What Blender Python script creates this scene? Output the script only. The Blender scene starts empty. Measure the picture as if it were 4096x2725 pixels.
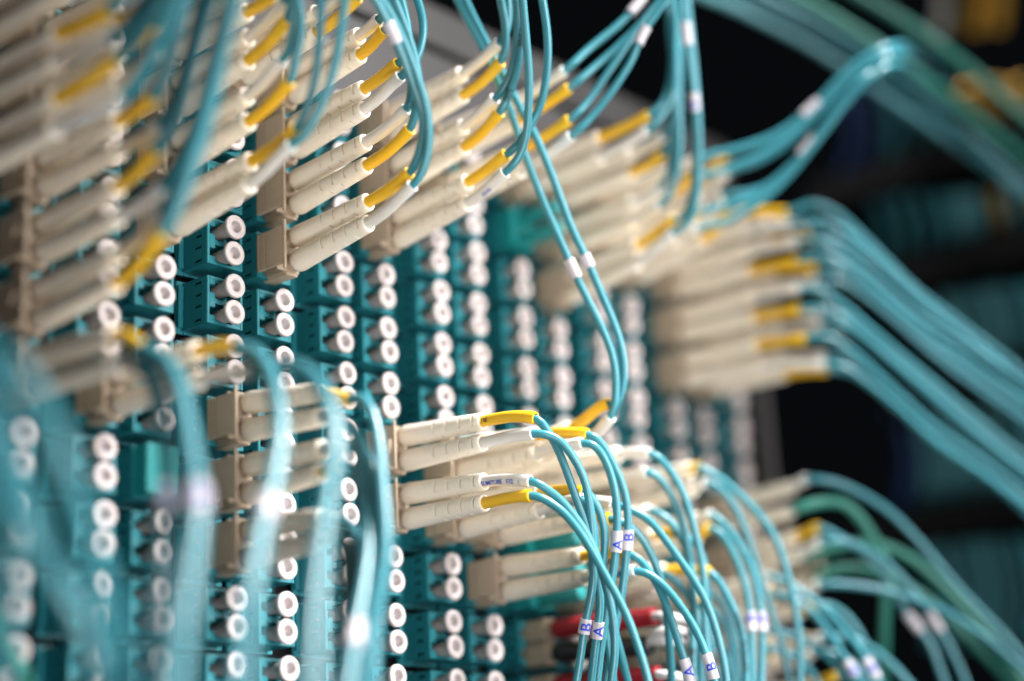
import bpy, bmesh, math, random
from mathutils import Vector, Matrix
random.seed(7)
C = bpy.context.scene
MM = 0.001
# ---------------------------------------------------------------- camera (panel axes: u along the rows, v up, w out of the panel; mm)
CR = [[0.6559379526526293, -0.049773236678698984, 0.7531719771608627],
      [0.19081787000417252, -0.9544780928387169, -0.22925991969386272],
      [0.730297160583928, 0.29409895477796566, -0.6165807830621713]]
CT = (-64.44112124, -12.7597437, 406.14225311)
F = 6948.964
PITCH = 14.630806
def W(u, v, w): return Vector((u * MM, -w * MM, v * MM))
R0, R1, R2 = [Vector(r) for r in CR]
CAMU = -(Vector((CR[0][0], CR[1][0], CR[2][0])) * 0)
def _t(r): return Vector(r)
CAM = Vector([-(CR[0][i] * CT[0] + CR[1][i] * CT[1] + CR[2][i] * CT[2]) for i in range(3)])
def pix(p):
    q = Vector((p[0], p[1], p[2]))
    x, y, z = R0.dot(q) + CT[0], R1.dot(q) + CT[1], R2.dot(q) + CT[2]
    return 2048 + F * x / z, 1362 + F * y / z, z
def unp(x, y, z):
    c = Vector(((x - 2048) / F * z - CT[0], (y - 1362) / F * z - CT[1], z - CT[2]))
    return Vector([CR[0][i] * c[0] + CR[1][i] * c[1] + CR[2][i] * c[2] for i in range(3)])
def dirw(d): return Vector((d[0], -d[2], d[1]))
cam = bpy.data.cameras.new('camera'); camo = bpy.data.objects.new('camera', cam); C.collection.objects.link(camo)
rx, ry, rz = dirw(R0), dirw(-R1), dirw(-R2)
M = Matrix((rx, ry, rz)).transposed().to_4x4(); M.translation = W(*CAM); camo.matrix_world = M
cam.sensor_width = 36; cam.lens = F / 4096 * 36; cam.clip_start = 0.01; cam.clip_end = 20
cam.dof.use_dof = True; cam.dof.focus_distance = 0.409; cam.dof.aperture_fstop = 3.3
C.camera = camo
# ---------------------------------------------------------------- light
wd = bpy.data.worlds.new('World'); C.world = wd; wd.use_nodes = True
bg = wd.node_tree.nodes['Background']; bg.inputs[0].default_value = (0.55, 0.72, 0.9, 1); bg.inputs[1].default_value = 0.004
def area(name, pos, target, size, power, col):
    l = bpy.data.lights.new(name, 'AREA'); l.shape = 'RECTANGLE'; l.size = size[0]; l.size_y = size[1]; l.energy = power; l.color = col
    o = bpy.data.objects.new(name, l); C.collection.objects.link(o)
    o.location = W(*pos); d = W(*target) - W(*pos); o.rotation_euler = d.to_track_quat('-Z', 'Y').to_euler()
    return o
def spot(name, pos, target, power, cone, blend, rad, col):
    l = bpy.data.lights.new(name, 'SPOT'); l.energy = power; l.spot_size = math.radians(cone); l.spot_blend = blend; l.shadow_soft_size = rad; l.color = col
    o = bpy.data.objects.new(name, l); C.collection.objects.link(o); o.location = W(*pos)
    o.rotation_euler = (W(*target) - W(*pos)).to_track_quat('-Z', 'Y').to_euler(); return o
spot('key_lamp', (210, 470, 340), (60, -105, 30), 74.0, 36, 1.0, 0.10, (1.0, 0.99, 0.985))
spot('far_rack_fill', (345, 450, -20), (400, 60, -60), 44.0, 42, 0.8, 0.12, (1.0, 0.98, 0.95))  # added fill that brightens the far rack, stands for no real lamp
area('aisle_lamp', (190, 10, 560), (75, -55, 0), (0.45, 0.45), 1.2, (1.0, 0.975, 0.96)).data.spread = math.radians(62)
spot('camera_side_fill', (-120, -230, 330), (0, -20, 20), 4.2, 95, 0.6, 0.09, (1.0, 0.965, 0.94))  # added fill low beside the camera, lifts the near cables; not a real lamp
C.view_settings.view_transform = 'Standard'; C.view_settings.look = 'None'; C.view_settings.exposure = 0.0; C.view_settings.gamma = 1
C.cycles.max_bounces = 8; C.cycles.diffuse_bounces = 4; C.cycles.caustics_reflective = False; C.cycles.caustics_refractive = False
# ---------------------------------------------------------------- materials
def mat(name, col, rough=0.45, sss=0.0, var=0.06, metal=0.0, bump=0.02, spec=0.5, scale=900):
    m = bpy.data.materials.new(name); m.use_nodes = True; nt = m.node_tree; b = nt.nodes['Principled BSDF']
    b.inputs['Roughness'].default_value = rough; b.inputs['Metallic'].default_value = metal
    b.inputs['Specular IOR Level'].default_value = spec
    if sss:
        b.inputs['Subsurface Weight'].default_value = sss; b.inputs['Subsurface Radius'].default_value = (1.0, 0.6, 0.35)
        b.inputs['Subsurface Scale'].default_value = 0.0012
    tc = nt.nodes.new('ShaderNodeTexCoord'); no = nt.nodes.new('ShaderNodeTexNoise')
    no.inputs['Scale'].default_value = scale; no.inputs['Detail'].default_value = 4
    nt.links.new(tc.outputs['Object'], no.inputs['Vector'])
    oi = nt.nodes.new('ShaderNodeObjectInfo')
    ad = nt.nodes.new('ShaderNodeMath'); ad.operation = 'ADD'; nt.links.new(no.outputs['Fac'], ad.inputs[0]); nt.links.new(oi.outputs['Random'], ad.inputs[1])
    mr = nt.nodes.new('ShaderNodeMapRange'); mr.inputs['From Min'].default_value = 0.3; mr.inputs['From Max'].default_value = 1.7
    mr.inputs['To Min'].default_value = 1 - var; mr.inputs['To Max'].default_value = 1 + var
    nt.links.new(ad.outputs[0], mr.inputs['Value'])
    vm = nt.nodes.new('ShaderNodeVectorMath'); vm.operation = 'SCALE'; vm.inputs[0].default_value = col[:3]
    nt.links.new(mr.outputs[0], vm.inputs['Scale']); nt.links.new(vm.outputs[0], b.inputs['Base Color'])
    if bump:
        bp = nt.nodes.new('ShaderNodeBump'); bp.inputs['Strength'].default_value = bump * 4; bp.inputs['Distance'].default_value = 0.0001
        nt.links.new(no.outputs['Fac'], bp.inputs['Height']); nt.links.new(bp.outputs[0], b.inputs['Normal'])
    return m
AQUA = mat('aqua_plastic', (0.016, 0.18, 0.215), 0.33)
AQUA2 = mat('bright_aqua_plastic', (0.01, 0.23, 0.235), 0.35)
CAPM = mat('white_cap_plastic', (0.50, 0.455, 0.455), 0.42, 0.5, 0.03)
BOOT = mat('ivory_boot_rubber', (0.86, 0.785, 0.675), 0.46, 0.25, 0.04)
BEIGE = mat('beige_plastic', (0.45, 0.36, 0.27), 0.45)
CABLE = mat('aqua_cable_jacket', (0.048, 0.235, 0.285), 0.24, 0.0, 0.08, 0, 0.03)
GREENC = mat('green_cable_jacket', (0.03, 0.20, 0.155), 0.35)
WHITEC = mat('white_cable_jacket', (0.55, 0.52, 0.51), 0.4)
YEL = mat('yellow_sleeve', (0.90, 0.52, 0.015), 0.38)
WHT = mat('white_sleeve', (0.80, 0.77, 0.73), 0.38, 0.2, 0.03)
MARK = mat('white_marker', (0.58, 0.54, 0.58), 0.4, 0.0, 0.03)
INKB = mat('blue_ink', (0.01, 0.05, 0.55), 0.5, 0, 0.02)
INKK = mat('black_ink', (0.012, 0.012, 0.014), 0.5, 0, 0.02)
RED = mat('red_boot', (0.27, 0.006, 0.015), 0.5)
BLK = mat('black_boot', (0.012, 0.012, 0.014), 0.45)
GREY = mat('grey_painted_steel', (0.055, 0.051, 0.052), 0.5, 0, 0.05, 0.0, 0.03, 0.5, 300)
DARK = mat('black_painted_steel', (0.0025, 0.0025, 0.003), 0.8, spec=0.08)
STEEL = mat('knurled_steel', (0.45, 0.42, 0.42), 0.3, 0, 0.1, 0.9)
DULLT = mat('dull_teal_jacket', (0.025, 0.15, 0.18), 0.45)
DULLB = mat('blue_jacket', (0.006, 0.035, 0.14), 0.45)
RACKT = mat('lit_teal_jacket', (0.03, 0.24, 0.29), 0.45)  # dull teal jacket with extra light put into its colour for the far rack
RACKP = mat('lit_pale_jacket', (0.10, 0.36, 0.42), 0.45)  # pale aqua jacket, colour raised in place of stronger light on the rack
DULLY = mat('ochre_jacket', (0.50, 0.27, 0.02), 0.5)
PALEC = mat('pale_aqua_jacket', (0.09, 0.27, 0.31), 0.45)
# ---------------------------------------------------------------- mesh helpers (mm in, metres out; local axes u, v, w)
def link(o): C.collection.objects.link(o); return o
def tag(o, label=None, cat=None, group=None, kind=None):
    if label: o['label'] = label
    if cat: o['category'] = cat
    if group: o['group'] = group
    if kind: o['kind'] = kind
    return o
def tomesh(name, bm, m, smooth=True, ang=40):
    me = bpy.data.meshes.new(name); bm.normal_update()
    if smooth:
        for f in bm.faces: f.smooth = True
        for e in bm.edges:
            if len(e.link_faces) == 2 and e.calc_face_angle(0) > math.radians(ang): e.smooth = False
    bm.to_mesh(me); bm.free(); me.materials.append(m); return me
def obj(name, me, parent=None, loc=(0, 0, 0)):
    o = bpy.data.objects.new(name, me); link(o); o.location = W(*loc)
    if parent: o.parent = parent
    return o
def box(bm, u0, u1, v0, v1, w0, w1, bev=0.0):
    vs = [bm.verts.new(W(u, v, w)) for u in (u0, u1) for v in (v0, v1) for w in (w0, w1)]
    fs = [(0, 1, 3, 2), (4, 6, 7, 5), (0, 4, 5, 1), (2, 3, 7, 6), (0, 2, 6, 4), (1, 5, 7, 3)]
    faces = [bm.faces.new([vs[i] for i in f]) for f in fs]
    bmesh.ops.recalc_face_normals(bm, faces=faces)
    if bev:
        es = list({e for f in faces for e in f.edges})
        bmesh.ops.bevel(bm, geom=es, offset=bev * MM, segments=2, affect='EDGES', clamp_overlap=True)
def lathe(bm, prof, n=32, u=0, v=0, cap0=True, cap1=True):
    rings = []
    for r, w in prof:
        rings.append([bm.verts.new(W(u + r * math.cos(2 * math.pi * k / n), v + r * math.sin(2 * math.pi * k / n), w)) for k in range(n)])
    fs = []
    for a, b in zip(rings, rings[1:]):
        for k in range(n): fs.append(bm.faces.new((a[k], a[(k + 1) % n], b[(k + 1) % n], b[k])))
    if cap0: fs.append(bm.faces.new(rings[0][::-1]))
    if cap1: fs.append(bm.faces.new(rings[-1]))
    bmesh.ops.recalc_face_normals(bm, faces=fs)
def catmull(P, step=1.5):
    P = [Vector(p) for p in P]
    if len(P) == 2: P = [P[0], (P[0] + P[1]) / 2, P[1]]
    E = [2 * P[0] - P[1]] + P + [2 * P[-1] - P[-2]]
    out = []
    for i in range(1, len(E) - 2):
        a, b, c, d = E[i - 1:i + 3]
        t0 = 0; t1 = t0 + max((b - a).length, 1e-4) ** 0.5; t2 = t1 + max((c - b).length, 1e-4) ** 0.5; t3 = t2 + max((d - c).length, 1e-4) ** 0.5
        n = max(2, int((c - b).length / step))
        for k in range(n):
            t = t1 + (t2 - t1) * k / n
            A1 = a * ((t1 - t) / (t1 - t0)) + b * ((t - t0) / (t1 - t0)); A2 = b * ((t2 - t) / (t2 - t1)) + c * ((t - t1) / (t2 - t1)); A3 = c * ((t3 - t) / (t3 - t2)) + d * ((t - t2) / (t3 - t2))
            B1 = A1 * ((t2 - t) / (t2 - t0)) + A2 * ((t - t0) / (t2 - t0)); B2 = A2 * ((t3 - t) / (t3 - t1)) + A3 * ((t - t1) / (t3 - t1))
            out.append(B1 * ((t2 - t) / (t2 - t1)) + B2 * ((t - t1) / (t2 - t1)))
    out.append(P[-1])
    # light smoothing keeps traced paths from kinking
    for _ in range(3):
        out = [out[0]] + [(out[i - 1] + 2 * out[i] + out[i + 1]) / 4 for i in range(1, len(out) - 1)] + [out[-1]]
    return out
def frames(P):
    T = []
    for i in range(len(P)):
        T.append((P[min(i + 1, len(P) - 1)] - P[max(i - 1, 0)]).normalized())
    n = T[0].orthogonal().normalized(); N = [n]
    for i in range(1, len(P)):
        n = N[-1] - T[i] * N[-1].dot(T[i]); N.append(n.normalized())
    return T, N
def tube(bm, P, r, n=12, hollow=None, org=Vector((0, 0, 0))):
    T, N = frames(P); rings = []
    rr = r if isinstance(r, (list, tuple)) else [r] * len(P)
    def ring(i, r):
        b = T[i].cross(N[i])
        return [bm.verts.new(W(*(P[i] - org + (N[i] * math.cos(2 * math.pi * k / n) + b * math.sin(2 * math.pi * k / n)) * r))) for k in range(n)]
    for i in range(len(P)): rings.append(ring(i, rr[i]))
    if hollow:      # rounded lip and bore at both ends
        rings.append(ring(len(P) - 1, hollow))
        j = max(0, len(P) - 3); rings.append(ring(j, hollow))
        rings.insert(0, ring(0, hollow)); rings.insert(0, ring(min(2, len(P) - 1), hollow))
    fs = []
    for a, b in zip(rings, rings[1:]):
        for k in range(n): fs.append(bm.faces.new((a[k], a[(k + 1) % n], b[(k + 1) % n], b[k])))
    if not hollow:
        fs.append(bm.faces.new(rings[0][::-1])); fs.append(bm.faces.new(rings[-1]))
    bmesh.ops.recalc_face_normals(bm, faces=fs)
def textbm(s, size):
    cu = bpy.data.curves.new('lettering', 'FONT'); cu.body = s; cu.size = size; cu.align_x = 'CENTER'; cu.align_y = 'CENTER'; cu.resolution_u = 3; cu.offset = 0.015 * size
    o = bpy.data.objects.new('lettering', cu); link(o)
    dg = bpy.context.evaluated_depsgraph_get(); me = bpy.data.meshes.new_from_object(o.evaluated_get(dg))
    bpy.data.objects.remove(o); bpy.data.curves.remove(cu)
    bm = bmesh.new(); bm.from_mesh(me); bpy.data.meshes.remove(me); return bm
def wrap_text(s, size, P, r, s0, sgn, m, parent, org, roll=0.0, mirror=False, flip=False):
    """lettering printed on a tube: reads along the tube, centred on the side that faces the aisle"""
    bm = textbm(s, size)
    ys = [i * size / 10 for i in range(-6, 7)]
    for y in ys: bmesh.ops.bisect_plane(bm, geom=bm.verts[:] + bm.edges[:] + bm.faces[:], plane_co=(0, y, 0), plane_no=(0, 1, 0))
    L = [0.0]
    for a, b in zip(P, P[1:]): L.append(L[-1] + (b - a).length)
    def at(d):
        d = min(max(d, 0), L[-1] - 1e-6)
        for i in range(len(P) - 1):
            if L[i + 1] >= d:
                f = (d - L[i]) / max(L[i + 1] - L[i], 1e-9); return P[i].lerp(P[i + 1], f), (P[i + 1] - P[i]).normalized()
        return P[-1], (P[-1] - P[-2]).normalized()
    for vt in bm.verts:
        x, y = vt.co.x, vt.co.y
        if mirror: x = -x
        c, T = at(s0 + sgn * x)
        ex = T * sgn
        n = (CAM - c); n = (n - T * n.dot(T)).normalized()
        ey = n.cross(ex)
        th = y / r + roll
        vt.co = W(*(c - org + (n * math.cos(th) + ey * math.sin(th)) * (r + 0.03)))
    if not bm.faces: bm.free(); return None
    me = tomesh('printed_letters', bm, m, False)
    return obj('printed_letters', me, parent)
# ---------------------------------------------------------------- prototypes
def adapter_mesh():
    bm = bmesh.new(); HU, HV, t = 5.35, 5.8, 0.75; fr, bk = -4.0, -13.3
    s0, s1 = -8.9, -6.3; sv = [4.55, 1.55, -1.25, -4.55]; sh = 0.36
    for sg in (-1, 1):
        a, b = (-HU, -HU + t) if sg < 0 else (HU - t, HU)
        box(bm, a, b, -HV, HV, s1, fr, 0.12); box(bm, a, b, -HV, HV, bk, s0)
        vs = [HV - .001] + [x for c in sv for x in (c + sh, c - sh)] + [-HV + .001]
        for i in range(0, len(vs), 2): box(bm, a + .002, b - .002, vs[i + 1], vs[i], s0, s1)
    for sg in (-1, 1):
        a, b = (HV - t, HV) if sg > 0 else (-HV, -HV + t)
        box(bm, -HU + t, HU - t, a + .002, b - .002, bk, fr - .002, 0.1)
    box(bm, -HU + t, HU - t, -0.4, 0.4, -13.2, -6.6)
    tb = fr - 0.05
    box(bm, -HU + t, -2.9, -1.75, 1.75, -6.5, tb, 0.12)                       # centre tab, saddle and cross bar
    for k in range(8):
        x0 = -2.9 + k * 0.33; d = 0.4 * (1 - ((k - 3.5) / 3.6) ** 2)
        box(bm, x0, x0 + 0.34, -0.6, 0.6, -6.5, tb - 0.12 - d)
    box(bm, -0.26, 0.5, -1.3, 1.3, -6.5, tb, 0.1)
    for sg in (-1, 1):
        def bb(u0, u1, d0, w1, bv=0.1):
            a, b = sg * (HV - t), sg * (HV - t - d0); box(bm, u0, u1, min(a, b), max(a, b), -7, w1, bv)
        bb(-HU + t, -2.9, 1.3, tb)
        for k in range(8):
            x0 = -2.9 + k * 0.33; d = 0.4 * (1 - ((k - 3.5) / 3.6) ** 2)
            bb(x0, x0 + 0.34, 0.3, tb - 0.12 - d, 0)
        bb(-0.26, 0.5, 0.6, tb); bb(2.1, 3.6, 0.3, tb, 0); bb(3.6, HU - t, 0.8, tb)
    return tomesh('duplex_adapter', bm, AQUA)
def flange_mesh():
    bm = bmesh.new()
    for sg in (-1, 1):
        a, b = sorted((sg * 4.7, sg * 6.9)); box(bm, a, b, -6.5, 6.5, -14.4, -13.35, 0.2)
        a, b = sorted((sg * 5.1, sg * 6.5)); box(bm, -4.72, 4.72, a, b, -14.38, -13.37)
    box(bm, -6.9, -5.4, -5.2, 5.2, -13.3, -12.5, 0.15)
    return tomesh('flange', bm, AQUA)
def cap_mesh():
    bm = bmesh.new()
    lathe(bm, [(1.5, -11), (1.72, -6.5), (1.85, -2.2), (2.1, -1.6), (2.75, -1.25), (2.9, -1.0), (2.94, -0.35), (2.84, -0.1), (2.65, 0.0), (1.6, 0.0), (1.47, -0.12), (1.38, -0.5), (1.3, -1.9), (0.9, -2.2)], 36, cap0=True, cap1=True)
    return tomesh('dust_cap', bm, CAPM, True, 50)
def boot_mesh(m=BOOT, L=26.0, r0=2.78, r1=2.15, name='boot', grooves=True):
    """tapered strain relief with rows of short relief grooves, bored at its end; local axis +w"""
    n = 48; bm = bmesh.new(); zs = []
    G = []
    if grooves:
        for k in range(7):
            a = 11.8 + k * 2.05; G.append((a, k % 2))
    def rad(z): return r0 + (r1 - r0) * z / L
    prof = [(0.0, 1.6), (0.12, 2.0), (0.45, rad(0) - 0.3), (0.9, rad(0) - 0.1), (1.6, rad(0))]
    z = 3.0
    edges = [0, .0]
    rows = [(zz, rr, -1) for zz, rr in prof]
    for zz in (4, 7, 10): rows.append((zz, rad(zz), -1))
    for a, par in G:
        rows += [(a - .30, rad(a), -1), (a - .17, rad(a), par), (a + .17, rad(a), par), (a + .30, rad(a), -1)]
    rows += [(L - 0.35, rad(L), -1), (L - 0.1, rad(L) - .12, -1), (L, rad(L) - .3, -1), (L, 1.5, -1), (L - .2, 1.42, -1), (L - 5, 1.42, -1)]
    rings = []
    for zz, rr, par in rows:
        ring = []
        for k in range(n):
            th = 2 * math.pi * k / n; r = rr
            if par >= 0:
                ph = (th - (math.pi / 2 if par else 0) + math.pi / 4) % math.pi      # two arcs on opposite sides, quarter turn per row
                if 0.16 < ph < math.pi / 2 - 0.16: r = rr - 0.75
            ring.append(bm.verts.new(W(r * math.cos(th), r * math.sin(th), zz)))
        rings.append(ring)
    fs = []
    for a, b in zip(rings, rings[1:]):
        for k in range(n): fs.append(bm.faces.new((a[k], a[(k + 1) % n], b[(k + 1) % n], b[k])))
    fs.append(bm.faces.new(rings[0][::-1])); fs.append(bm.faces.new(rings[-1]))
    bmesh.ops.recalc_face_normals(bm, faces=fs)
    return tomesh(name, bm, m, True, 35)
def add_letter(bm, s, size, u, v, w):
    """raised letter on a -u face, turned a quarter"""
    t = textbm(s, size)
    for vt in t.verts: x, y = vt.co.x, vt.co.y; vt.co = W(u, v + x, w + y)
    me = bpy.data.meshes.new('tmp'); t.to_mesh(me); t.free(); bm.from_mesh(me); bpy.data.meshes.remove(me)
def clip_mesh(kind, m):
    """yoke that joins the two plugs; origin between the ports at w=0"""
    bm = bmesh.new()
    box(bm, -5.0, -4.3, -6.2, 6.2, 5.35, 6.05, 0.12)
    box(bm, -4.4, 2.6, -5.4, 5.4, 2.0, 2.8, 0.12)
    if kind == 'ribbed':
        box(bm, -5.0, -3.9, -4.7, 4.7, -0.8, 5.3, 0.12)
        for k in range(3): box(bm, -5.0, -3.9, -4.7, 4.7, -3.9 + k * 1.03, -3.15 + k * 1.03, 0.1)
        box(bm, -4.7, -3.95, -4.66, 4.66, -3.9, -0.8)
        add_letter(bm, 'B', 2.2, -5.06, -3.2, 3.0); add_letter(bm, 'A', 2.2, -5.06, 3.2, 3.0)
    else:
        n = 24; ring_o = []; ring_i = []          # side plate with a round finger hole
        for side in (-5.0, -3.6):
            ro = []; ri = []
            for k in range(n):
                th = 2 * math.pi * k / n + math.pi / 4; c, s = math.cos(th), math.sin(th); q = max(abs(c), abs(s))
                ro.append(bm.verts.new(W(side, 4.9 * s / q, 0.7 + 4.6 * c / q))); ri.append(bm.verts.new(W(side, 2.15 * s, 3.3 + 2.15 * c)))
            ring_o.append(ro); ring_i.append(ri)
        fs = []
        for k in range(n):
            k2 = (k + 1) % n
            fs += [bm.faces.new((ring_o[0][k], ring_o[0][k2], ring_i[0][k2], ring_i[0][k])), bm.faces.new((ring_o[1][k2], ring_o[1][k], ring_i[1][k], ring_i[1][k2])),
                   bm.faces.new((ring_o[0][k2], ring_o[0][k], ring_o[1][k], ring_o[1][k2])), bm.faces.new((ring_i[0][k], ring_i[0][k2], ring_i[1][k2], ring_i[1][k]))]
        bmesh.ops.recalc_face_normals(bm, faces=fs)
        add_letter(bm, 'B', 1.9, -5.06, -3.7, 3.6); add_letter(bm, 'A', 1.9, -5.06, 3.7, 3.6)
    bmesh.ops.translate(bm, vec=W(-0.5, 0, 0), verts=bm.verts[:])
    return tomesh('clip', bm, m)
def plug_body_mesh(m):
    bm = bmesh.new()
    box(bm, -2.3, 2.3, -2.5, 2.5, -11.5, 2.2, 0.2); box(bm, -1.7, 2.0, -2.9, 2.9, -6.0, 2.4, 0.15)
    lathe(bm, [(2.0, 2.1), (2.2, 2.3), (2.2, 4.1), (1.9, 4.3)], 24)
    return tomesh('plug_body', bm, m)
def dummy_mesh(tails=True):
    bm = bmesh.new()
    box(bm, -5.0, 3.8, -5.6, 5.6, -11.5, 0.5, 0.3)
    for k in range(5): box(bm, -5.25, -4.9, -5.0, 5.0, -10.6 + k * 1.5, -9.8 + k * 1.5, 0.1)
    for s in (-1, 1) if tails else (): lathe(bm, [(2.3, 0.5), (2.3, 13), (2.0, 14), (1.2, 14.3)], 24, 0, 3.125 * s)
    return tomesh('loopback_plug', bm, AQUA2)
ME = dict(adapter=adapter_mesh(), flange=flange_mesh(), cap=cap_mesh(), boot=boot_mesh(L=26.0), ribbed=clip_mesh('ribbed', BEIGE), holed=clip_mesh('holed', BEIGE), body=plug_body_mesh(BEIGE),
          dummy=dummy_mesh(), shortdummy=dummy_mesh(False), redboot=boot_mesh(RED, 32, 2.6, 2.4, 'boot', False), blackboot=boot_mesh(BLK, 30, 2.6, 2.5, 'boot', False))
# ---------------------------------------------------------------- the panel
UC = {-2: -91.0, -1: -71.0, 0: -55.77, 1: -35.59, 2: -20.48, 3: 0.0, 4: 15.23, 5: 35.6, 6: 50.5, 7: 70.94, 8: 86.07, 9: 105.4, 10: 120.8, 11: 141.0, 12: 156.2, 13: 176.5, 14: 191.7, 15: 212.0}
ROWS = range(-4, 8)
ORD = ['', 'first', 'second', 'third', 'fourth', 'fifth', 'sixth', 'seventh', 'eighth', 'ninth', 'tenth', 'eleventh', 'twelfth', 'thirteenth', 'fourteenth', 'fifteenth', 'sixteenth', 'seventeenth']
def rowname(r): return ORD[r + 5]
def colname(c): return (ORD[c + 1] + ' column from left') if c >= 0 else 'left frame edge'
def base(c, r, port=None):
    return Vector((UC[c], -r * PITCH - (3.125 if port is None else 6.25 * port), 0))
bm = bmesh.new(); box(bm, -140, 236, -160, 61.5, -17.5, -15.2)
o = obj('patch_panel', tomesh('patch_panel', bm, DARK, False)); tag(o, 'dark upright panel that carries all the aqua adapter rows', 'panel')
def strip(name, v0, v1, label):
    bm = bmesh.new(); box(bm, -140, 240, v0, v1, -15.5, -13.0, 0.4); o = obj(name, tomesh(name, bm, GREY)); return tag(o, label, 'metal strip')
strip('cover_strip', 63.0, 94.6, 'wide grey metal strip directly above the top row of plugs')
strip('cover_strip', 97.0, 110.2, 'narrow grey metal strip above a black gap, topmost of the panel')
bm = bmesh.new(); box(bm, 221.5, 233, -170, 61, -15.0, -9.0, 0.5); box(bm, 229, 233, -170, 61, -9.0, -2.0, 0.5)
tag(obj('rack_post', tomesh('rack_post', bm, GREY)), 'grey metal post at the far right end of the adapter panel', 'post')
bm = bmesh.new(); lathe(bm, [(2.0, 0), (2.0, 3), (5.0, 3.2), (5.3, 3.6), (5.3, 8), (4.9, 8.4), (2, 8.4)], 24)
for k in range(24):
    a = 2 * math.pi * k / 24
    lathe(bm, [(0.35, 3.4), (0.35, 8.1)], 6, 5.25 * math.cos(a), 5.25 * math.sin(a))
kn = tomesh('thumb_screw', bm, STEEL)
tag(obj('thumb_screw', kn, None, (34, 73.5, -13)), 'knurled steel thumb screw on the wide grey strip above the plugs', 'screw')
def visible(p, m=60):
    x, y, z = pix(p); return -m < x < 4096 + m and -m < y < 2725 + m
# ---------------------------------------------------------------- plugged positions
Y, H = 'yellow', 'white'
#__PLUGS__
PL = {}
def P(c, r, A, B, kind='ribbed', **k): PL[(c, r)] = dict(A=A, B=B, kind=kind, **k)
def cable(sl, end=None, path=None, dz=0.0, marks=(), txt=None, m=None, rad=1.0, z=None, stxt=None):
    return dict(sl=sl, end=end, path=path, dz=dz, marks=marks, txt=txt, m=m or CABLE, rad=rad, z=z, stxt=stxt)
K = cable
# fourth column group (c4): cables gather and rise
P(4, -1, K(Y, (1640, 690), [(1660, 655), (1692, 560), (1690, 455), (1660, 360), (1610, 230), (1560, 110), (1480, -40)], -14, [((1585, 150), '')]),
         K(H, (1650, 742), [(1690, 690), (1716, 560), (1705, 430), (1665, 300), (1615, 170), (1580, 90), (1500, -40)], -10))
P(4, -2, K(H, (1625, 436), [(1640, 400), (1650, 330), (1640, 240), (1610, 130), (1560, 20), (1540, -40)], -4),
         K(Y, (1640, 516), [(1655, 470), (1662, 420), (1678, 350), (1665, 260), (1625, 120), (1585, 20), (1560, -50)], -6))
P(4, -3, K(Y, (1592, 254), [(1618, 235), (1640, 180), (1628, 90), (1600, -20)], 0), K(H, (1602, 306), [(1650, 270), (1680, 200), (1696, 110), (1680, 30), (1650, -60)], 4))
P(4, -4, K(H, (1515, 78), [(1545, 50), (1560, -20), (1560, -80)], 0), K(Y, (1538, 122), [(1570, 95), (1590, 20), (1590, -60)], 0))
# sixth column group (c6)
P(6, -4, K(H, (1996, 172), [(2028, 130), (2036, 60), (2026, -40)], 0), K(Y, (2002, 248), [(2022, 190), (2020, 90), (1998, -20)], -3))
P(6, -3, K(H, (1980, 394), [(2016, 351), (2047, 285), (2065, 182), (2071, 91), (2062, -30)], -6), K(Y, (1998, 450), [(2036, 380), (2065, 291), (2078, 212), (2086, 121), (2080, -30)], -3, txt=[('LINK', 21, 1.9, 1), ('500', 7.0, 2.0, 1)], rad=1.05))
P(6, -2, K(Y, (2026, 618), [(2065, 588), (2113, 515), (2162, 424), (2186, 303), (2192, 182), (2180, 61), (2160, -50)], -4), K(H, (2020, 690), [(2071, 640), (2101, 563), (2113, 454), (2116, 303), (2104, 151), (2088, -30)], -9, stxt=('(03.0)', 1.3, INKB)))
# seventh column: blurred rising pairs
P(7, -4, K(H, (2258, 283), [(2350, 200), (2471, 103), (2537, 36), (2590, -30)], 10, [((2540, 25), '')]), K(Y, (2276, 353), [(2380, 267), (2477, 182), (2556, 103), (2660, -20)], 10))
P(7, -3, K(Y, (2278, 480), [(2350, 412), (2416, 315), (2477, 224), (2537, 133), (2660, -15)], 12), K(H, (2283, 547), [(2350, 485), (2440, 375), (2531, 230), (2562, 145), (2680, -20)], 6, [((2560, 140), '')]))
P(9, -4, K(Y, (2595, 462), [(2640, 430), (2672, 370), (2690, 250), (2680, -30)], 12), K(H, (2590, 520), [(2650, 460), (2690, 380), (2700, 200), (2700, -30)], 12))
P(10, -4, K(H, (2655, 545), [(2690, 480), (2712, 380), (2715, 200), (2715, -30)], 8), K(Y, (2650, 620), [(2690, 560), (2712, 460), (2710, 250), (2690, -30)], 8))
P(10, -3, K(H, (2640, 752), [(2680, 690), (2698, 560), (2698, 350), (2680, 100), (2676, -30)], 2), K(H, (2640, 820), [(2690, 760), (2715, 620), (2712, 350), (2690, -30)], 6))
P(10, -2, K(Y, (2697, 881), [(2738, 870), (2768, 790), (2783, 640), (2778, 420), (2750, 180), (2725, -30)], -4, [((2758, 417), 'A'), ((2740, 140), '')]), K(H, (2690, 930), [(2750, 900), (2785, 780), (2795, 600), (2785, 380), (2745, -30)], 0))
P(12, -4, K(Y, (2906, 617), [(3000, 590), (3100, 552), (3250, 434), (3406, 270), (3530, 200), (3592, 186, 12), (3640, 202, 70), (3690, 240, 170), (3760, 300, 330)], 8, [((3232, 445), '')]), K(H, (2910, 690), [(3020, 650), (3140, 580), (3300, 430), (3440, 300), (3502, 286, 12), (3550, 302, 70), (3600, 340, 170), (3670, 400, 330)], 8))
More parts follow.
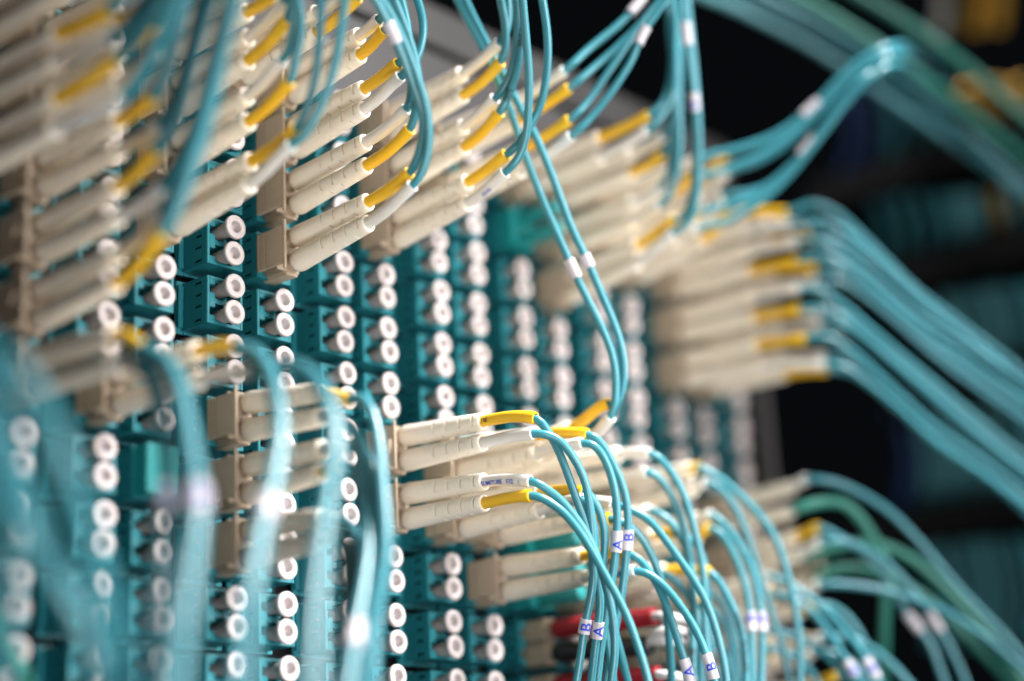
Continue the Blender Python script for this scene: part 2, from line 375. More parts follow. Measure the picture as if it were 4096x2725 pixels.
P(12, -3, K(H, (2890, 790), [(3000, 770), (3100, 728), (3215, 608), (3337, 450), (3460, 310), (3522, 296, 12), (3570, 312, 70), (3620, 350, 170), (3690, 410, 330)], 8, [((3232, 580), '')]), K(Y, (2914, 842), [(3020, 800), (3130, 720), (3260, 570), (3400, 390), (3520, 280), (3582, 266, 12), (3630, 282, 70), (3680, 320, 170), (3750, 380, 330)], 8))
# drooping pale group (c13)
P(13, -4, K(Y, (3146, 850), [(3250, 812), (3340, 846), (3476, 973), (3650, 1147), (3850, 1300), (4150, 1530)], 0, m=CABLE), K(H, (3160, 900), [(3270, 880), (3370, 920), (3500, 1030), (3670, 1195), (3870, 1350), (4150, 1580)], -6))
P(13, -3, K(H, (3190, 968), [(3270, 960), (3350, 995), (3476, 1095), (3650, 1251), (3876, 1390), (4150, 1560)], -4), K(Y, (3190, 1045), [(3280, 1015), (3380, 1060), (3520, 1180), (3700, 1330), (3900, 1470), (4150, 1640)], -10))
P(13, -2, K(H, (3198, 1155), [(3270, 1155), (3350, 1205), (3528, 1356), (3737, 1530), (3963, 1720), (4150, 1870)], -8), K(Y, (3199, 1240), [(3270, 1225), (3380, 1285), (3540, 1420), (3740, 1590), (3950, 1770), (4150, 1930)], -14))
P(13, -1, K(Y, (3223, 1355), [(3300, 1345), (3390, 1392), (3563, 1547), (3737, 1703), (3910, 1825), (4150, 2000)], -12), K(H, (3300, 1460), [(3360, 1460), (3440, 1510), (3580, 1620), (3740, 1770), (3930, 1900), (4150, 2070)], -16))
P(14, -4, K(H, (3235, 905), [(3330, 900), (3420, 950), (3540, 1060), (3700, 1220), (3900, 1390), (4150, 1600)], 0), K(Y, (3240, 960), [(3340, 955), (3440, 1010), (3560, 1110), (3720, 1260), (3920, 1420), (4150, 1620)], 4))
P(14, -3, K(Y, (3262, 1075), [(3350, 1072), (3440, 1125), (3570, 1235), (3740, 1390), (3940, 1540), (4150, 1690)], 0), K(H, (3268, 1125), [(3360, 1125), (3450, 1175), (3580, 1280), (3750, 1430), (3950, 1580), (4150, 1720)], 0))
P(14, -2, K(H, (3280, 1255), [(3360, 1258), (3450, 1310), (3590, 1440), (3780, 1610), (3980, 1780), (4150, 1920)], 0), K(H, (3285, 1305), [(3370, 1308), (3460, 1360), (3600, 1480), (3790, 1650), (3990, 1820), (4150, 1950)], 0))
P(14, -1, K(H, (3300, 1425), [(3380, 1428), (3470, 1480), (3610, 1600), (3780, 1750), (3960, 1880), (4150, 2040)], 0), K(Y, (3310, 1480), [(3390, 1485), (3480, 1540), (3620, 1660), (3790, 1800), (3970, 1930), (4150, 2090)], 0))
P(11, -4, K(H, (2780, 640), [(2850, 618), (2960, 592), (3110, 535), (3260, 420), (3410, 262), (3530, 192), (3592, 178, 12), (3640, 194, 70), (3690, 232, 170), (3760, 292, 330)], 8, [((3240, 438), '')]), K(Y, (2775, 715), [(2850, 690), (2980, 650), (3130, 570), (3290, 430), (3430, 290), (3545, 225), (3607, 211, 12), (3655, 227, 70), (3705, 265, 170), (3775, 325, 330)], 8))
P(11, -3, K(Y, (2790, 850), [(2870, 835), (2990, 790), (3110, 715), (3230, 590), (3350, 430), (3470, 300), (3532, 286, 12), (3580, 302, 70), (3630, 340, 170), (3700, 400, 330)], 8, [((3236, 582), '')]), K(H, (2790, 915), [(2880, 895), (3010, 830), (3130, 730), (3270, 560), (3410, 380), (3530, 275), (3592, 261, 12), (3640, 277, 70), (3690, 315, 170), (3760, 375, 330)], 8))
# sharp pair below the middle (c6)
P(6, 2, K(Y, (2142, 1672), [(2178, 1706), (2216, 1760), (2245, 1827), (2273, 1902), (2305, 1992), (2335, 2072), (2361, 2140), (2372, 2240), (2374, 2324), (2358, 2416), (2338, 2508), (2319, 2647), (2300, 2760)], -2, [((2338, 2508), 'B')], stxt=('UR', 1.5, INKK)),
        K(H, (2132, 1733), [(2190, 1738), (2235, 1756), (2273, 1798), (2310, 1855), (2343, 1930), (2360, 2025), (2370, 2119), (2378, 2250), (2400, 2370), (2400, 2450), (2388, 2525), (2374, 2647), (2360, 2760)], 2, [((2388, 2525), 'A')]), 'holed',
        label='sharp ivory plug below centre whose upper sleeve is yellow, cables bending down')
P(6, 3, K(H, (2122, 1924), [(2165, 1940), (2216, 1976), (2258, 2013), (2300, 2068), (2350, 2140), (2390, 2230), (2420, 2330), (2450, 2450), (2460, 2600), (2440, 2760)], 0, stxt=('SUMITUBE   F32   (03.0)', 1.5, INKB)),
        K(Y, (2122, 1982), [(2165, 1990), (2216, 2020), (2254, 2048), (2296, 2097), (2342, 2162), (2393, 2250), (2439, 2333), (2481, 2407), (2513, 2476), (2546, 2569), (2583, 2684), (2605, 2780)], -7), 'holed',
        label='sharp ivory plug below centre whose upper sleeve carries blue print over a yellow one')
P(7, 2, K(Y, (2350, 1737), [(2391, 1756), (2419, 1789), (2447, 1845), (2476, 1902), (2502, 1980), (2512, 2060), (2511, 2150), (2502, 2250), (2485, 2393), (2467, 2485), (2444, 2600), (2420, 2760)], -1, [((2511, 2150), 'B')]),
        K(H, (2330, 1772), [(2377, 1779), (2405, 1812), (2428, 1855), (2452, 1930), (2466, 2001), (2469, 2072), (2466, 2175), (2455, 2270), (2440, 2360), (2420, 2480), (2400, 2620), (2385, 2760)], -4, [((2466, 2175), 'A')]))
P(7, 3, K(Y, (2335, 1968), [(2363, 1982), (2391, 2020), (2414, 2086), (2421, 2166), (2410, 2270), (2400, 2400), (2430, 2560), (2460, 2760)], 3), K(H, (2330, 1998), [(2356, 2030), (2372, 2080), (2380, 2150), (2388, 2280), (2430, 2430), (2480, 2600), (2520, 2760)], 6))
P(8, 2, K(Y, (2436, 1614), [(2462, 1628), (2482, 1590), (2497, 1510), (2495, 1453), (2481, 1368), (2447, 1274), (2404, 1172), (2348, 1042), (2281, 900), (2215, 720), (2140, 540), (2080, 430), (2020, 310), (1950, 180), (1875, 30), (1850, -30)], 6, [((2348, 1042), '')]),
        K(H, (2443, 1668), [(2462, 1590), (2462, 1495), (2440, 1389), (2393, 1283), (2345, 1189), (2294, 1082), (2213, 900), (2150, 750), (2090, 590), (2045, 450), (1990, 320), (1935, 200), (1860, 60), (1815, -30)], 8, [((2294, 1082), '')]),
        label='plug with one long cable pair looping up across the picture, two white markers')
P(8, 3, K(H, (2452, 2015), [(2530, 2040), (2597, 2080), (2647, 2139), (2707, 2222), (2763, 2300), (2814, 2384), (2846, 2462), (2874, 2555), (2897, 2656), (2910, 2760)], -6), K(Y, (2440, 2075), [(2500, 2090), (2560, 2140), (2620, 2250), (2660, 2400), (2690, 2760)], 4))
P(8, 4, K(Y, (2522, 2216), [(2573, 2252), (2615, 2310), (2652, 2384), (2680, 2462), (2707, 2545), (2735, 2638), (2752, 2690), (2775, 2790)], -8, [((2754, 2690), 'A')]), K(H, (2541, 2282), [(2601, 2297), (2656, 2342), (2707, 2402), (2749, 2462), (2786, 2522), (2814, 2590), (2842, 2670), (2870, 2770)], -8, [((2842, 2668), 'B')], stxt=('SUMITUBE F32 (03.0)', 1.35, INKB)))
P(9, 2, K(H, (2600, 1815), [(2640, 1834), (2672, 1869), (2705, 1921), (2740, 1991), (2765, 2075), (2786, 2154), (2804, 2231), (2818, 2370), (2818, 2508), (2832, 2624), (2850, 2770)], -8), K(H, (2590, 1890), [(2630, 1905), (2670, 1950), (2710, 2030), (2745, 2160), (2770, 2330), (2780, 2760)], 6))
P(10, 3, K(H, (2610, 2046), [(2658, 2064), (2696, 2103), (2726, 2154), (2754, 2218), (2768, 2300), (2774, 2416), (2772, 2555), (2768, 2760)], -18, txt=[('CORNING', 30, 1.9, 1), ('CABLE PLENUM', 48, 1.9, 1), ('OPTICAL', 13, 1.9, 1)]), K(Y, (2700, 2130), [(2760, 2150), (2810, 2230), (2830, 2400), (2840, 2760)], 0))
P(10, 4, K(Y, (2840, 2290), [(2878, 2328), (2914, 2393), (2950, 2472), (2975, 2563), (2983, 2650), (2984, 2760)], -8, txt=[('OPTICAL CABLE', 22, 1.9, 1)]), K(H, (2652, 2296), [(2693, 2314), (2740, 2361), (2770, 2410), (2795, 2500), (2805, 2760)], -4))
P(11, 2, K(Y, (2793, 1870), [(2854, 1895), (2925, 1949), (2995, 2014), (3056, 2084), (3102, 2154), (3140, 2260), (3165, 2360), (3187, 2472), (3199, 2593), (3200, 2760)], -10), K(H, (2830, 1930), [(2890, 1960), (2940, 2029), (2999, 2169), (3035, 2290), (3084, 2441), (3132, 2593), (3165, 2760)], -6))
P(11, 3, K(H, (2845, 2060), [(2908, 2110), (2963, 2187), (3005, 2272), (3031, 2369), (3047, 2480), (3048, 2623), (3041, 2760)], -16, [((3047, 2480), 'A')]), K(Y, (2840, 2112), [(2890, 2138), (2938, 2223), (2975, 2320), (2993, 2399), (3002, 2478), (3007, 2623), (3010, 2760)], -16, [((3001, 2478), 'B')]))
P(11, 4, K(H, (2780, 2340), [(2840, 2360), (2900, 2430), (2940, 2560), (2950, 2760)], 0), K(Y, (2800, 2420), [(2860, 2440), (2910, 2520), (2930, 2760)], 0))
P(11, 5, K(H, (2760, 2560), [(2830, 2560), (2900, 2620), (2940, 2760)], 0), K(H, (2770, 2640), [(2840, 2650), (2900, 2760)], 0))
# far right of the lower block
P(14, 2, K(H, (3225, 1918), [(3332, 1926), (3423, 1963), (3544, 2035), (3635, 2120), (3726, 2223), (3817, 2332), (3908, 2429), (3998, 2520), (4150, 2690)], -10), K(H, (3181, 2035), [(3302, 2005), (3374, 2011), (3435, 2066), (3484, 2138), (3526, 2211), (3544, 2320), (3538, 2502), (3532, 2760)], 10, m=GREENC, rad=1.5))
P(14, 3, K(Y, (3272, 2112), [(3362, 2151), (3453, 2211), (3544, 2308), (3605, 2411), (3641, 2472), (3714, 2563), (3790, 2760)], -4, [((3650, 2480), '')]), K(H, (3280, 2168), [(3390, 2170), (3480, 2205), (3574, 2278), (3665, 2381), (3738, 2484), (3817, 2623), (3880, 2770)], -2, [((3735, 2480), '')]))
P(15, 3, K(Y, (3211, 2230), [(3362, 2187), (3484, 2175), (3605, 2211), (3696, 2272), (3786, 2357), (3877, 2453), (3968, 2563), (4150, 2790)], 0, m=GREENC, rad=1.5), K(Y, (3260, 2300), [(3390, 2270), (3560, 2310), (3750, 2430), (3960, 2640), (4100, 2790)], 6, m=GREENC, rad=1.5))
P(14, 4, K(H, (3275, 2338), [(3393, 2338), (3544, 2363), (3665, 2399), (3786, 2447), (3877, 2502), (3938, 2544), (4150, 2730)], -2), K(Y, (3260, 2420), [(3330, 2425), (3400, 2480), (3470, 2600), (3530, 2770)], 0))
P(13, 4, K(H, (3078, 2306), [(3132, 2324), (3211, 2369), (3290, 2429), (3362, 2502), (3423, 2575), (3477, 2659), (3540, 2780)], -16, [((3490, 2678), 'B')]), K(Y, (3080, 2380), [(3168, 2390), (3241, 2441), (3302, 2510), (3362, 2605), (3410, 2684), (3460, 2780)], -14, [((3408, 2682), 'A')]))
P(14, 5, K(H, (3285, 2552), [(3362, 2544), (3453, 2575), (3544, 2635), (3660, 2760)], -4), K(H, (3250, 2610), [(3330, 2610), (3420, 2660), (3500, 2760)], -4))
P(13, 5, K(H, (3070, 2524), [(3140, 2532), (3205, 2556), (3302, 2617), (3430, 2760)], -8), K(Y, (3060, 2600), [(3150, 2610), (3240, 2680), (3300, 2780)], -4))
P(14, 6, K(Y, (3350, 2705), [(3420, 2720), (3500, 2800)], 0), K(H, (3330, 2780), [(3400, 2800), (3480, 2860)], 0))
# red and black test plugs
for r in (5, 6):
    P(9, r, dict(sl='red'), dict(sl='black'), 'test')
# foreground left
P(-1, -4, K(Y), K(H)); P(-1, -3, K(Y), K(H))
P(-1, -2, K(Y, (440, 40), [(490, -10), (540, -80)], 0, rad=1.35), K(H, (440, 160), [(500, 110), (580, 20), (640, -80)], -4, rad=1.35))
P(-1, -1, K(Y, (468, 238), [(520, 190), (590, 90), (660, -60)], -4, rad=1.35), K(H, (490, 385), [(540, 340), (620, 200), (690, 50), (730, -70)], -8, rad=1.35), 'holed')
P(0, -4, K(H, rad=1.35), K(Y, rad=1.35)); P(0, -3, K(H, (610, -80), [(640, -130), (660, -200)], rad=1.35), K(Y, (610, 0), [(640, -60), (660, -130)], rad=1.35))
P(0, -2, K(Y, (612, 92), [(640, 50), (668, -20), (690, -90)], -3, rad=1.35), K(H, (630, 200), [(664, 150), (700, 40), (722, -70)], -5, rad=1.35))
P(0, -1, K(Y, (612, 386), [(645, 335), (690, 190), (735, 20), (750, -70)], -4, rad=1.35), K(H, (640, 500), [(690, 420), (745, 260), (790, 80), (820, -60)], -6, rad=1.35), 'holed')
P(0, 0, K(Y, (625, 600), [(700, 500), (740, 360), (780, 200), (840, 0), (870, -60)], -6, rad=1.35), K(H, (650, 745), [(715, 640), (790, 480), (835, 300), (880, 130), (925, -40)], -8, rad=1.35), 'holed')
P(0, 1, K(H, (650, 850), [(720, 720), (790, 540), (850, 330), (920, 80), (950, -60)], -14, rad=1.35), K(Y, (650, 930), [(720, 800), (800, 580), (860, 350), (900, 130), (930, -60)], -4, rad=1.35), 'holed')
P(0, 2, K(Y, (600, 1412), [(660, 1440), (715, 1540), (745, 1690), (775, 1880), (790, 2010), (775, 2200), (730, 2520), (700, 2780)], -66, [((788, 2010), 'A')], rad=1.7), K(H, (590, 1480), [(620, 1530), (650, 1680), (668, 1860), (672, 2010), (660, 2250), (620, 2520), (600, 2780)], -58, [((672, 2010), 'B')], rad=1.7), 'holed')
P(1, 2, K(Y, (985, 1398), [(1050, 1440), (1095, 1540), (1120, 1700), (1100, 1900), (1060, 2060), (1000, 2400), (960, 2780)], -72, [((1070, 2040), '')], rad=1.7), K(H, (1060, 1482), [(1170, 1460), (1262, 1515), (1322, 1640), (1340, 1800), (1310, 2000), (1270, 2300), (1250, 2780)], -66, rad=1.7))
P(2, -4, K(H, (1060, -95), None), K(Y, (1090, -20), [(1110, -60), (1120, -160)], 0))
P(2, -3, K(H, (1140, 5), [(1160, -20), (1170, -90)], 0), K(Y, (1148, 78), [(1160, 50), (1168, -10), (1170, -90)], -2))
P(2, -2, K(H, (1128, 240), [(1150, 215), (1172, 140), (1176, 30), (1160, -80)], -6), K(Y, (1158, 325), [(1168, 300), (1188, 213), (1206, 106), (1180, -60)], -4))
P(2, -1, K(Y, (1185, 515), [(1205, 480), (1246, 383), (1268, 255), (1280, 128), (1285, -60)], -6), K(H, (1165, 580), [(1215, 545), (1300, 380), (1340, 255), (1361, 128), (1385, -60)], -6))
P(3, -4, K(H, (1420, -60), None), K(Y, (1430, -10), [(1460, -60), (1470, -160)], 0))
P(3, 2, K(Y, (1400, 1600), [(1440, 1585), (1485, 1640), (1515, 1780), (1530, 1960), (1545, 2200), (1500, 2480), (1480, 2780)], -52, rad=1.25), K(H, (1370, 1690), [(1420, 1720), (1455, 1820), (1470, 2000), (1440, 2300), (1410, 2560), (1400, 2780)], -42, [((1410, 2580), '')], rad=1.25))
P(3, 3, K(H, (1400, 1790), [(1450, 1800), (1490, 1880), (1500, 2040), (1480, 2300), (1440, 2780)], -46, rad=1.25), K(Y, (1380, 1860), [(1430, 1890), (1460, 1990), (1470, 2200), (1420, 2540), (1390, 2780)], -52, [((1420, 2540), '')], rad=1.25))
P(3, 4, K(H, (1350, 2080), [(1400, 2100), (1430, 2200), (1430, 2400), (1390, 2780)], -46, rad=1.25), K(Y, (1340, 2150), [(1380, 2180), (1390, 2300), (1370, 2780)], -46, rad=1.25))
DUM = {(2, 3): 'bright aqua loopback plug, ribbed, beside the pale blurred foreground cables', (9, -3): 'bright aqua loopback plug behind the long looping cable pair',
       (9, 3): 'bright aqua loopback plug just under the sharp ivory plugs', (9, 4): 'bright aqua loopback plug above the red and black test plug', (12, 5): 'bright aqua loopback plug low among the cables right of centre'}
#__END__
# ---------------------------------------------------------------- adapters and dust caps
na = nc = 0
for c in UC:
    for r in ROWS:
        b = base(c, r)
        if not visible(b, 130) and (c, r) not in PL: continue
        if c == -2 or (c == -1 and (c, r) not in PL): continue
        a = obj('duplex_adapter', ME['adapter'], None, b); obj('flange', ME['flange'], a)
        fill = 'holding a plug' if (c, r) in PL else ('holding an aqua plug' if (c, r) in DUM else 'with two white caps')
        tag(a, f'aqua adapter {fill}, {rowname(r)} row down, {colname(c)}', 'adapter', 'aqua adapters in the panel'); na += 1
        if (c, r) in PL: continue
        if (c, r) in DUM:
            o = obj('loopback_plug', ME['shortdummy' if c < 5 else 'dummy'], None, b); tag(o, DUM[(c, r)], 'plug', 'bright aqua loopback plugs'); continue
        for port in (0, 1):
            p = base(c, r, port)
            if not visible(p, 50): continue
            o = obj('dust_cap', ME['cap'], None, p + Vector((random.uniform(-.15, .15), random.uniform(-.12, .12), random.uniform(-.3, .3))))
            o.rotation_euler = (random.uniform(-.03, .03), 0, random.uniform(-.03, .03))
            tag(o, f'white dust cap in {"lower" if port else "upper"} port, {rowname(r)} row down, {colname(c)}', 'dust cap', 'white dust caps in the adapters'); nc += 1
# ---------------------------------------------------------------- patch cords
def pathlen_at(P3, px, py):
    best = (1e9, 0); L = 0
    for i, p in enumerate(P3):
        if i: L += (p - P3[i - 1]).length
        x, y, z = pix(p); d = (x - px) ** 2 + (y - py) ** 2
        if d < best[0]: best = (d, L, i)
    return best[1], best[2]
def sub(P3, s0, s1):
    out = []; L = 0
    for i, p in enumerate(P3):
        if i: L += (p - P3[i - 1]).length
        if s0 <= L <= s1: out.append(p)
    return out
def add_cable(root, org, P3, spec, name='cable'):
    bm = bmesh.new(); tube(bm, P3, spec['rad'], 12, None, org); co = obj(name, tomesh('cable', bm, spec['m'], True, 60), root)
    for (px, py), letter in spec['marks']:
        s, i = pathlen_at(P3, px, py); mk = sub(P3, s - 3.3, s + 3.3)
        if len(mk) < 3: continue
        bm = bmesh.new(); tube(bm, mk, spec['rad'] + 0.42, 20, spec['rad'] + 0.1, org)
        mo = obj('marker_sleeve', tomesh('marker_sleeve', bm, MARK, True, 50), co)
        if letter: 
            t = wrap_text(letter, 3.7, P3, spec['rad'] + 0.45, s, -1, INKB, co, org, roll=-0.35)
    for t in spec['txt'] or ():
        wrap_text(t[0], t[2] + 0.2, P3, spec['rad'], t[1], -t[3], INKK, co, org, roll=-0.1)
    return co
def straight_tilt(o, d):
    """aim an object's local +w at direction d (panel axes)"""
    a = dirw(Vector((0, 0, 1))); o.rotation_mode = 'QUATERNION'; o.rotation_quaternion = a.rotation_difference(dirw(d).normalized())
def make_plug(c, r, S):
    b = base(c, r); root = bpy.data.objects.new('duplex_plug', None); link(root); root.location = W(*b); root.empty_display_size = 0.005
    kind = S['kind']; up = r <= -1
    if kind == 'test':
        for port, bn in ((0, 'redboot'), (1, 'blackboot')):
            q = base(c, r, port) - b
            obj('plug_body', ME['body'], root, q)
            bo = obj('boot', ME[bn], root, q + Vector((0, 0, 3.6))); d = Vector((0.06, -0.02 - 0.03 * port, 1)); straight_tilt(bo, d)
            bo['label'] = ('red' if port == 0 else 'black') + ' boot'
            for j in ((0,) if port == 0 else (0, 1)):
                st = b + q + Vector((0, 0, 3.6)) + d.normalized() * (30 if port == 0 else 28) + Vector((0, 1.0 * j, 0)); 
                dy = (r - 5) * 235; zz = pix(st)[2]
                way = [[(2650, 2462, -4), (2735, 2478, 0), (2800, 2500, 25), (2860, 2540, 70)], [(2650, 2518, -4), (2735, 2526, 0), (2800, 2545, 25), (2860, 2580, 70)], [(2640, 2566, -4), (2730, 2566, 0), (2800, 2580, 25), (2860, 2620, 70)]][port + j]
                P3 = catmull([st] + [unp(x, y + dy, zz + q3) for x, y, q3 in way])
                add_cable(root, b, P3, dict(rad=1.2, m=WHITEC, marks=(), txt=None))
        return tag(root, f'test plug with red upper boot and black lower boot, {rowname(r)} row down, right of centre', 'plug', 'red and black test plugs')
    obj('clip', ME[kind], root)
    cols = []
    for port, key in ((0, 'A'), (1, 'B')):
        s = S[key]; q = base(c, r, port)
        obj('plug_body', ME['body'], root, q - b)
        start = q + Vector((0, 0, 4.0)); nat = start + Vector((0, 0, 41.6))
        if s['end']:
            zz = pix(nat)[2] + (s['z'] or 0); end = unp(s['end'][0], s['end'][1], zz)
        else:
            end = start + Vector((random.uniform(-1, 3), (9 if c > 0 else 4) if up else -4, 42.5))
        chord = (end - start).normalized()
        kb = 0.6 if c > 1 else 0.25; bd = (chord * kb + Vector((0, 0, 1)) * (1 - kb)).normalized()
        bo = obj('boot', ME['boot'], root, start - b); straight_tilt(bo, bd)
        tip = start + bd * 26.0
        # sleeve: leaves the boot along its axis and bends to its end point
        L = max((end - tip).length, 6.0)
        lastd = (end - tip).normalized()
        e2 = tip + (end - tip)
        if s['path']:
            nx = unp(s['path'][0][0], s['path'][0][1], pix(end)[2]); outd = (nx - end).normalized()
        else: outd = (Vector((0.15, 1, 0.35)) if up else Vector((0.15, -1, 0.5))).normalized()
        bdir2 = (lastd * 0.75 + outd * 0.25).normalized()
        sp = []
        for k in range(15):
            t = k / 14; h = L * 0.38
            p0, p1, p2, p3 = tip - bd * 3, tip + bd * h, e2 - bdir2 * h, e2
            sp.append(p0 * (1 - t) ** 3 + p1 * 3 * t * (1 - t) ** 2 + p2 * 3 * t * t * (1 - t) + p3 * t ** 3)
        bm = bmesh.new(); tube(bm, sp, [1.42] * 12 + [1.5, 1.56, 1.5], 18, 1.08, b)
        sm = YEL if s['sl'] == 'yellow' else WHT
        so = obj('sleeve', tomesh('sleeve', bm, sm, True, 50), root); so['label'] = s['sl'] + ' sleeve'
        cols.append(s['sl'])
        if s['stxt']:
            ln = sum((x - y).length for x, y in zip(sp, sp[1:]))
            if len(s['stxt'][0]) < 4: wrap_text(s['stxt'][0], s['stxt'][1], sp, 1.46, 4.6, -1, s['stxt'][2], so, b, roll=-0.2, mirror=True)
            else: wrap_text(s['stxt'][0], s['stxt'][1], sp, 1.46, ln * 0.5 + 2.0, 1, s['stxt'][2], so, b, roll=-0.35)
        # cable
        z0 = pix(end)[2]
        if s['path']:
            pts = [sp[-3], end + bdir2 * 1.0]; acc = [0]; pr = s['end']
            for p in s['path']: acc.append(acc[-1] + math.hypot(p[0] - pr[0], p[1] - pr[1])); pr = p
            for p, a in zip(s['path'], acc[1:]): pts.append(unp(p[0], p[1], z0 + s['dz'] * a / acc[-1] + (p[2] if len(p) > 2 else 0)))
            pts.append(pts[-1] + (pts[-1] - pts[-2]).normalized() * 25)
        else:
            sg = 1 if up else -1; du = random.uniform(6, 16)
            pts = [sp[-3], end + bdir2 * 1.0, end + bdir2 * 6 + Vector((1, 5 * sg, 2)), end + Vector((3, 26 * sg, 6)), end + Vector((du, 65 * sg, 4)), end + Vector((du * 2, 150 * sg, 0))]
        add_cable(root, b, catmull(pts), s)
    lab = S.get('label') or f'ivory plug with {cols[0]} over {cols[1]} sleeve, {rowname(r)} row down, {colname(c)}'
    return tag(root, lab, 'plug', 'ivory duplex patch cords in the panel')
for (c, r), S in PL.items(): make_plug(c, r, S)
for (c, r) in ((2, 3),):
    pass
# ---------------------------------------------------------------- loose cables whose plugs lie outside the picture
def loose(pts, m, rad, label, group=None, marks=()):
    P3 = [unp(*p) for p in pts]; P3.append(P3[-1] + (P3[-1] - P3[-2]).normalized() * 30); P3.insert(0, P3[0] + (P3[0] - P3[1]).normalized() * 30)
    org = P3[1]; root = bpy.data.objects.new('loose_cable', None); link(root); root.location = W(*org)
    add_cable(root, org, catmull(P3), dict(rad=rad, m=m, marks=marks, txt=None)); tag(root, label, 'cable', group)
loose([(-60, 1380, 263), (60, 1460, 260), (160, 1620, 258), (250, 1820, 258), (330, 2080, 262), (430, 2400, 268), (480, 2800, 274)], CABLE, 1.7, 'thick pale blurred cable arching from the left frame edge', 'blurred foreground cables')
loose([(-60, 1780, 266), (20, 1960, 264), (110, 2140, 264), (230, 2290, 268), (340, 2430, 272), (460, 2620, 276), (520, 2800, 278)], CABLE, 1.5, 'blurred cable slanting across the lower left caps', 'blurred foreground cables')
loose([(-60, 2440, 318), (20, 2560, 320), (90, 2700, 322), (120, 2790, 324)], GREENC, 1.3, 'green blurred cable in the bottom left corner', 'blurred foreground cables')
for k, (dx, dy, lab) in enumerate(((-95, 70, 'blurred cable at the left frame edge beside the lower caps'), (70, 130, 'second blurred cable slanting across the lower left caps, nearer the corner'))):
    loose([(20 + dx, 1800 + dy, 268), (80 + dx, 2000 + dy, 266), (150 + dx, 2180 + dy, 266), (210 + dx * 2, 2420 + dy, 268), (240 + dx * 2.6, 2800 + dy, 272)], CABLE, 1.4, lab, 'blurred foreground cables')
G = 'green cables crossing the upper right corner'
loose([(3080, -80, 560), (3400, 110, 570), (3650, 280, 580), (3900, 470, 600), (4180, 700, 620)], GREENC, 1.7, 'green cable slanting down behind the pale rising pairs', G)
loose([(3330, -80, 590), (3700, 140, 590), (3880, 280, 600), (4160, 520, 610)], GREENC, 1.8, 'green cable nearest the top right corner', G)
loose([(2700, -60, 540), (3000, 60, 560), (3300, 220, 570), (3520, 370, 580), (3800, 560, 610), (4000, 700, 620)], PALEC, 1.5, 'dark teal cable lowest of the slanting upper right bundle', G)
loose([(2850, -60, 560), (3150, 70, 570), (3420, 220, 580), (3700, 420, 600), (3850, 560, 610)], DULLT, 1.7, 'dull teal cable just under the green slanting ones', G)
loose([(2950, -70, 560), (3260, 80, 570), (3520, 240, 580), (3760, 430, 600), (3990, 640, 610)], PALEC, 1.2, 'pale teal cable between the dull teal and the green slanting ones', G)
# ---------------------------------------------------------------- the next rack, far right and dark
RU = 385.0
def onu(px, py, u):
    d = unp(px, py, 2000) - CAM; s = (u - CAM[0]) / d[0]; return CAM + d * s
for i, (pa, pb, lab) in enumerate((((3362, 790), (4096, 560), 'topmost black shelf of the far rack, between blurred cables'), ((3500, 1160), (4096, 1010), 'second black shelf of the far rack from the top'),
                                  ((3700, 1640), (4096, 1500), 'third black shelf of the far rack from the top'), ((3500, 2120), (4096, 2080), 'lowest black shelf of the far rack'))):
    A = onu(*pa, RU); B = onu(*pb, RU); w0, w1 = min(A[2], B[2]) - 10, max(A[2], B[2]) + 80; vm = (A[1] + B[1]) / 2
    bm = bmesh.new(); box(bm, RU - 10, RU + 60, vm - 7.5, vm + 7.5, w0, w1, 1.0); tag(obj('rack_shelf', tomesh('rack_shelf', bm, DARK)), lab, 'shelf', 'black shelves of the far rack')
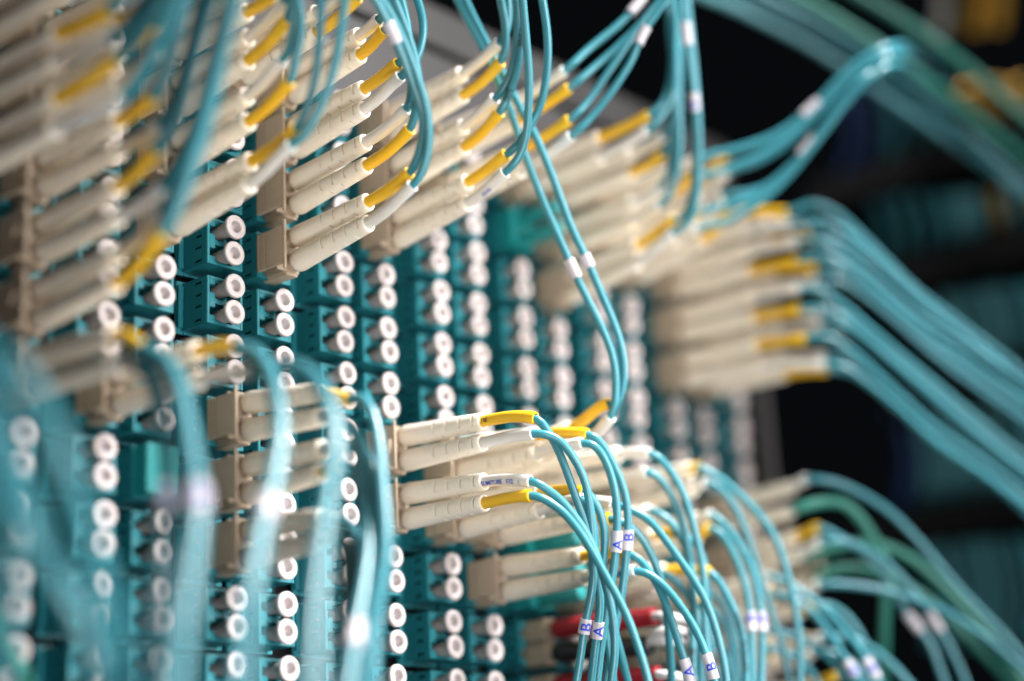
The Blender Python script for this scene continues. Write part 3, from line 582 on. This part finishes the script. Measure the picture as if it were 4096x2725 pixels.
def upright(px0, y0, y1, m, rad, lab, lean=20, u=RU):
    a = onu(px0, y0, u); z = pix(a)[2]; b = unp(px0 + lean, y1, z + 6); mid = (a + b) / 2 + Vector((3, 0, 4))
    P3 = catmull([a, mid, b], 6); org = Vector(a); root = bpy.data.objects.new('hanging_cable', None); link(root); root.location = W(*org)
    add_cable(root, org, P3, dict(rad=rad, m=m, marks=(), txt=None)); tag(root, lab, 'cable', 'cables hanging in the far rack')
BANDS = [((380, 330), (700, 620), 'top'), ((800, 760), (1150, 1050), 'second'), ((1240, 1130), (1590, 1500), 'third'), ((1660, 1580), (2080, 2060), 'fourth'), ((2200, 2150), (2600, 2560), 'lowest'), ((-150, -150), (170, 110), 'uppermost')]
rx2 = random.Random(11)
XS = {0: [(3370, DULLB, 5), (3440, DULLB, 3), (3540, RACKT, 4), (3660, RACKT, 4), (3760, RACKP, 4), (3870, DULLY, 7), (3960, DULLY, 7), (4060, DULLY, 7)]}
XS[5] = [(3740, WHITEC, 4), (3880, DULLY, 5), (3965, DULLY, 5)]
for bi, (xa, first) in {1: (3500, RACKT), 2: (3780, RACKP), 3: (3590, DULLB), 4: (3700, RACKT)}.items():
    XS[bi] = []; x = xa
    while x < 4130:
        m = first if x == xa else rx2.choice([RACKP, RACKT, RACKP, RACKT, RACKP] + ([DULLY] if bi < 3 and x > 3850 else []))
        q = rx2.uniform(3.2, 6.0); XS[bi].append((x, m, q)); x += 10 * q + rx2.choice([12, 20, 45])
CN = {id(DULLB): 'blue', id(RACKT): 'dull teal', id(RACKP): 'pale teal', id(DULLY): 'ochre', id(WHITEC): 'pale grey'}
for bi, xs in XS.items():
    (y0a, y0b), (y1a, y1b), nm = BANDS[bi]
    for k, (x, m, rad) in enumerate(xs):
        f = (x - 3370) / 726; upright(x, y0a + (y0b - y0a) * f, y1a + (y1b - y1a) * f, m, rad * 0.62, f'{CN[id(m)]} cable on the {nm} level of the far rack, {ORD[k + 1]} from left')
tag(obj('thumb_screw', kn, None, unp(3392, 1140, 640)), 'blurred grey screw head in the dark beyond the drooping cables', 'screw')
print('adapters', na, 'caps', nc, 'plugs', len(PL))
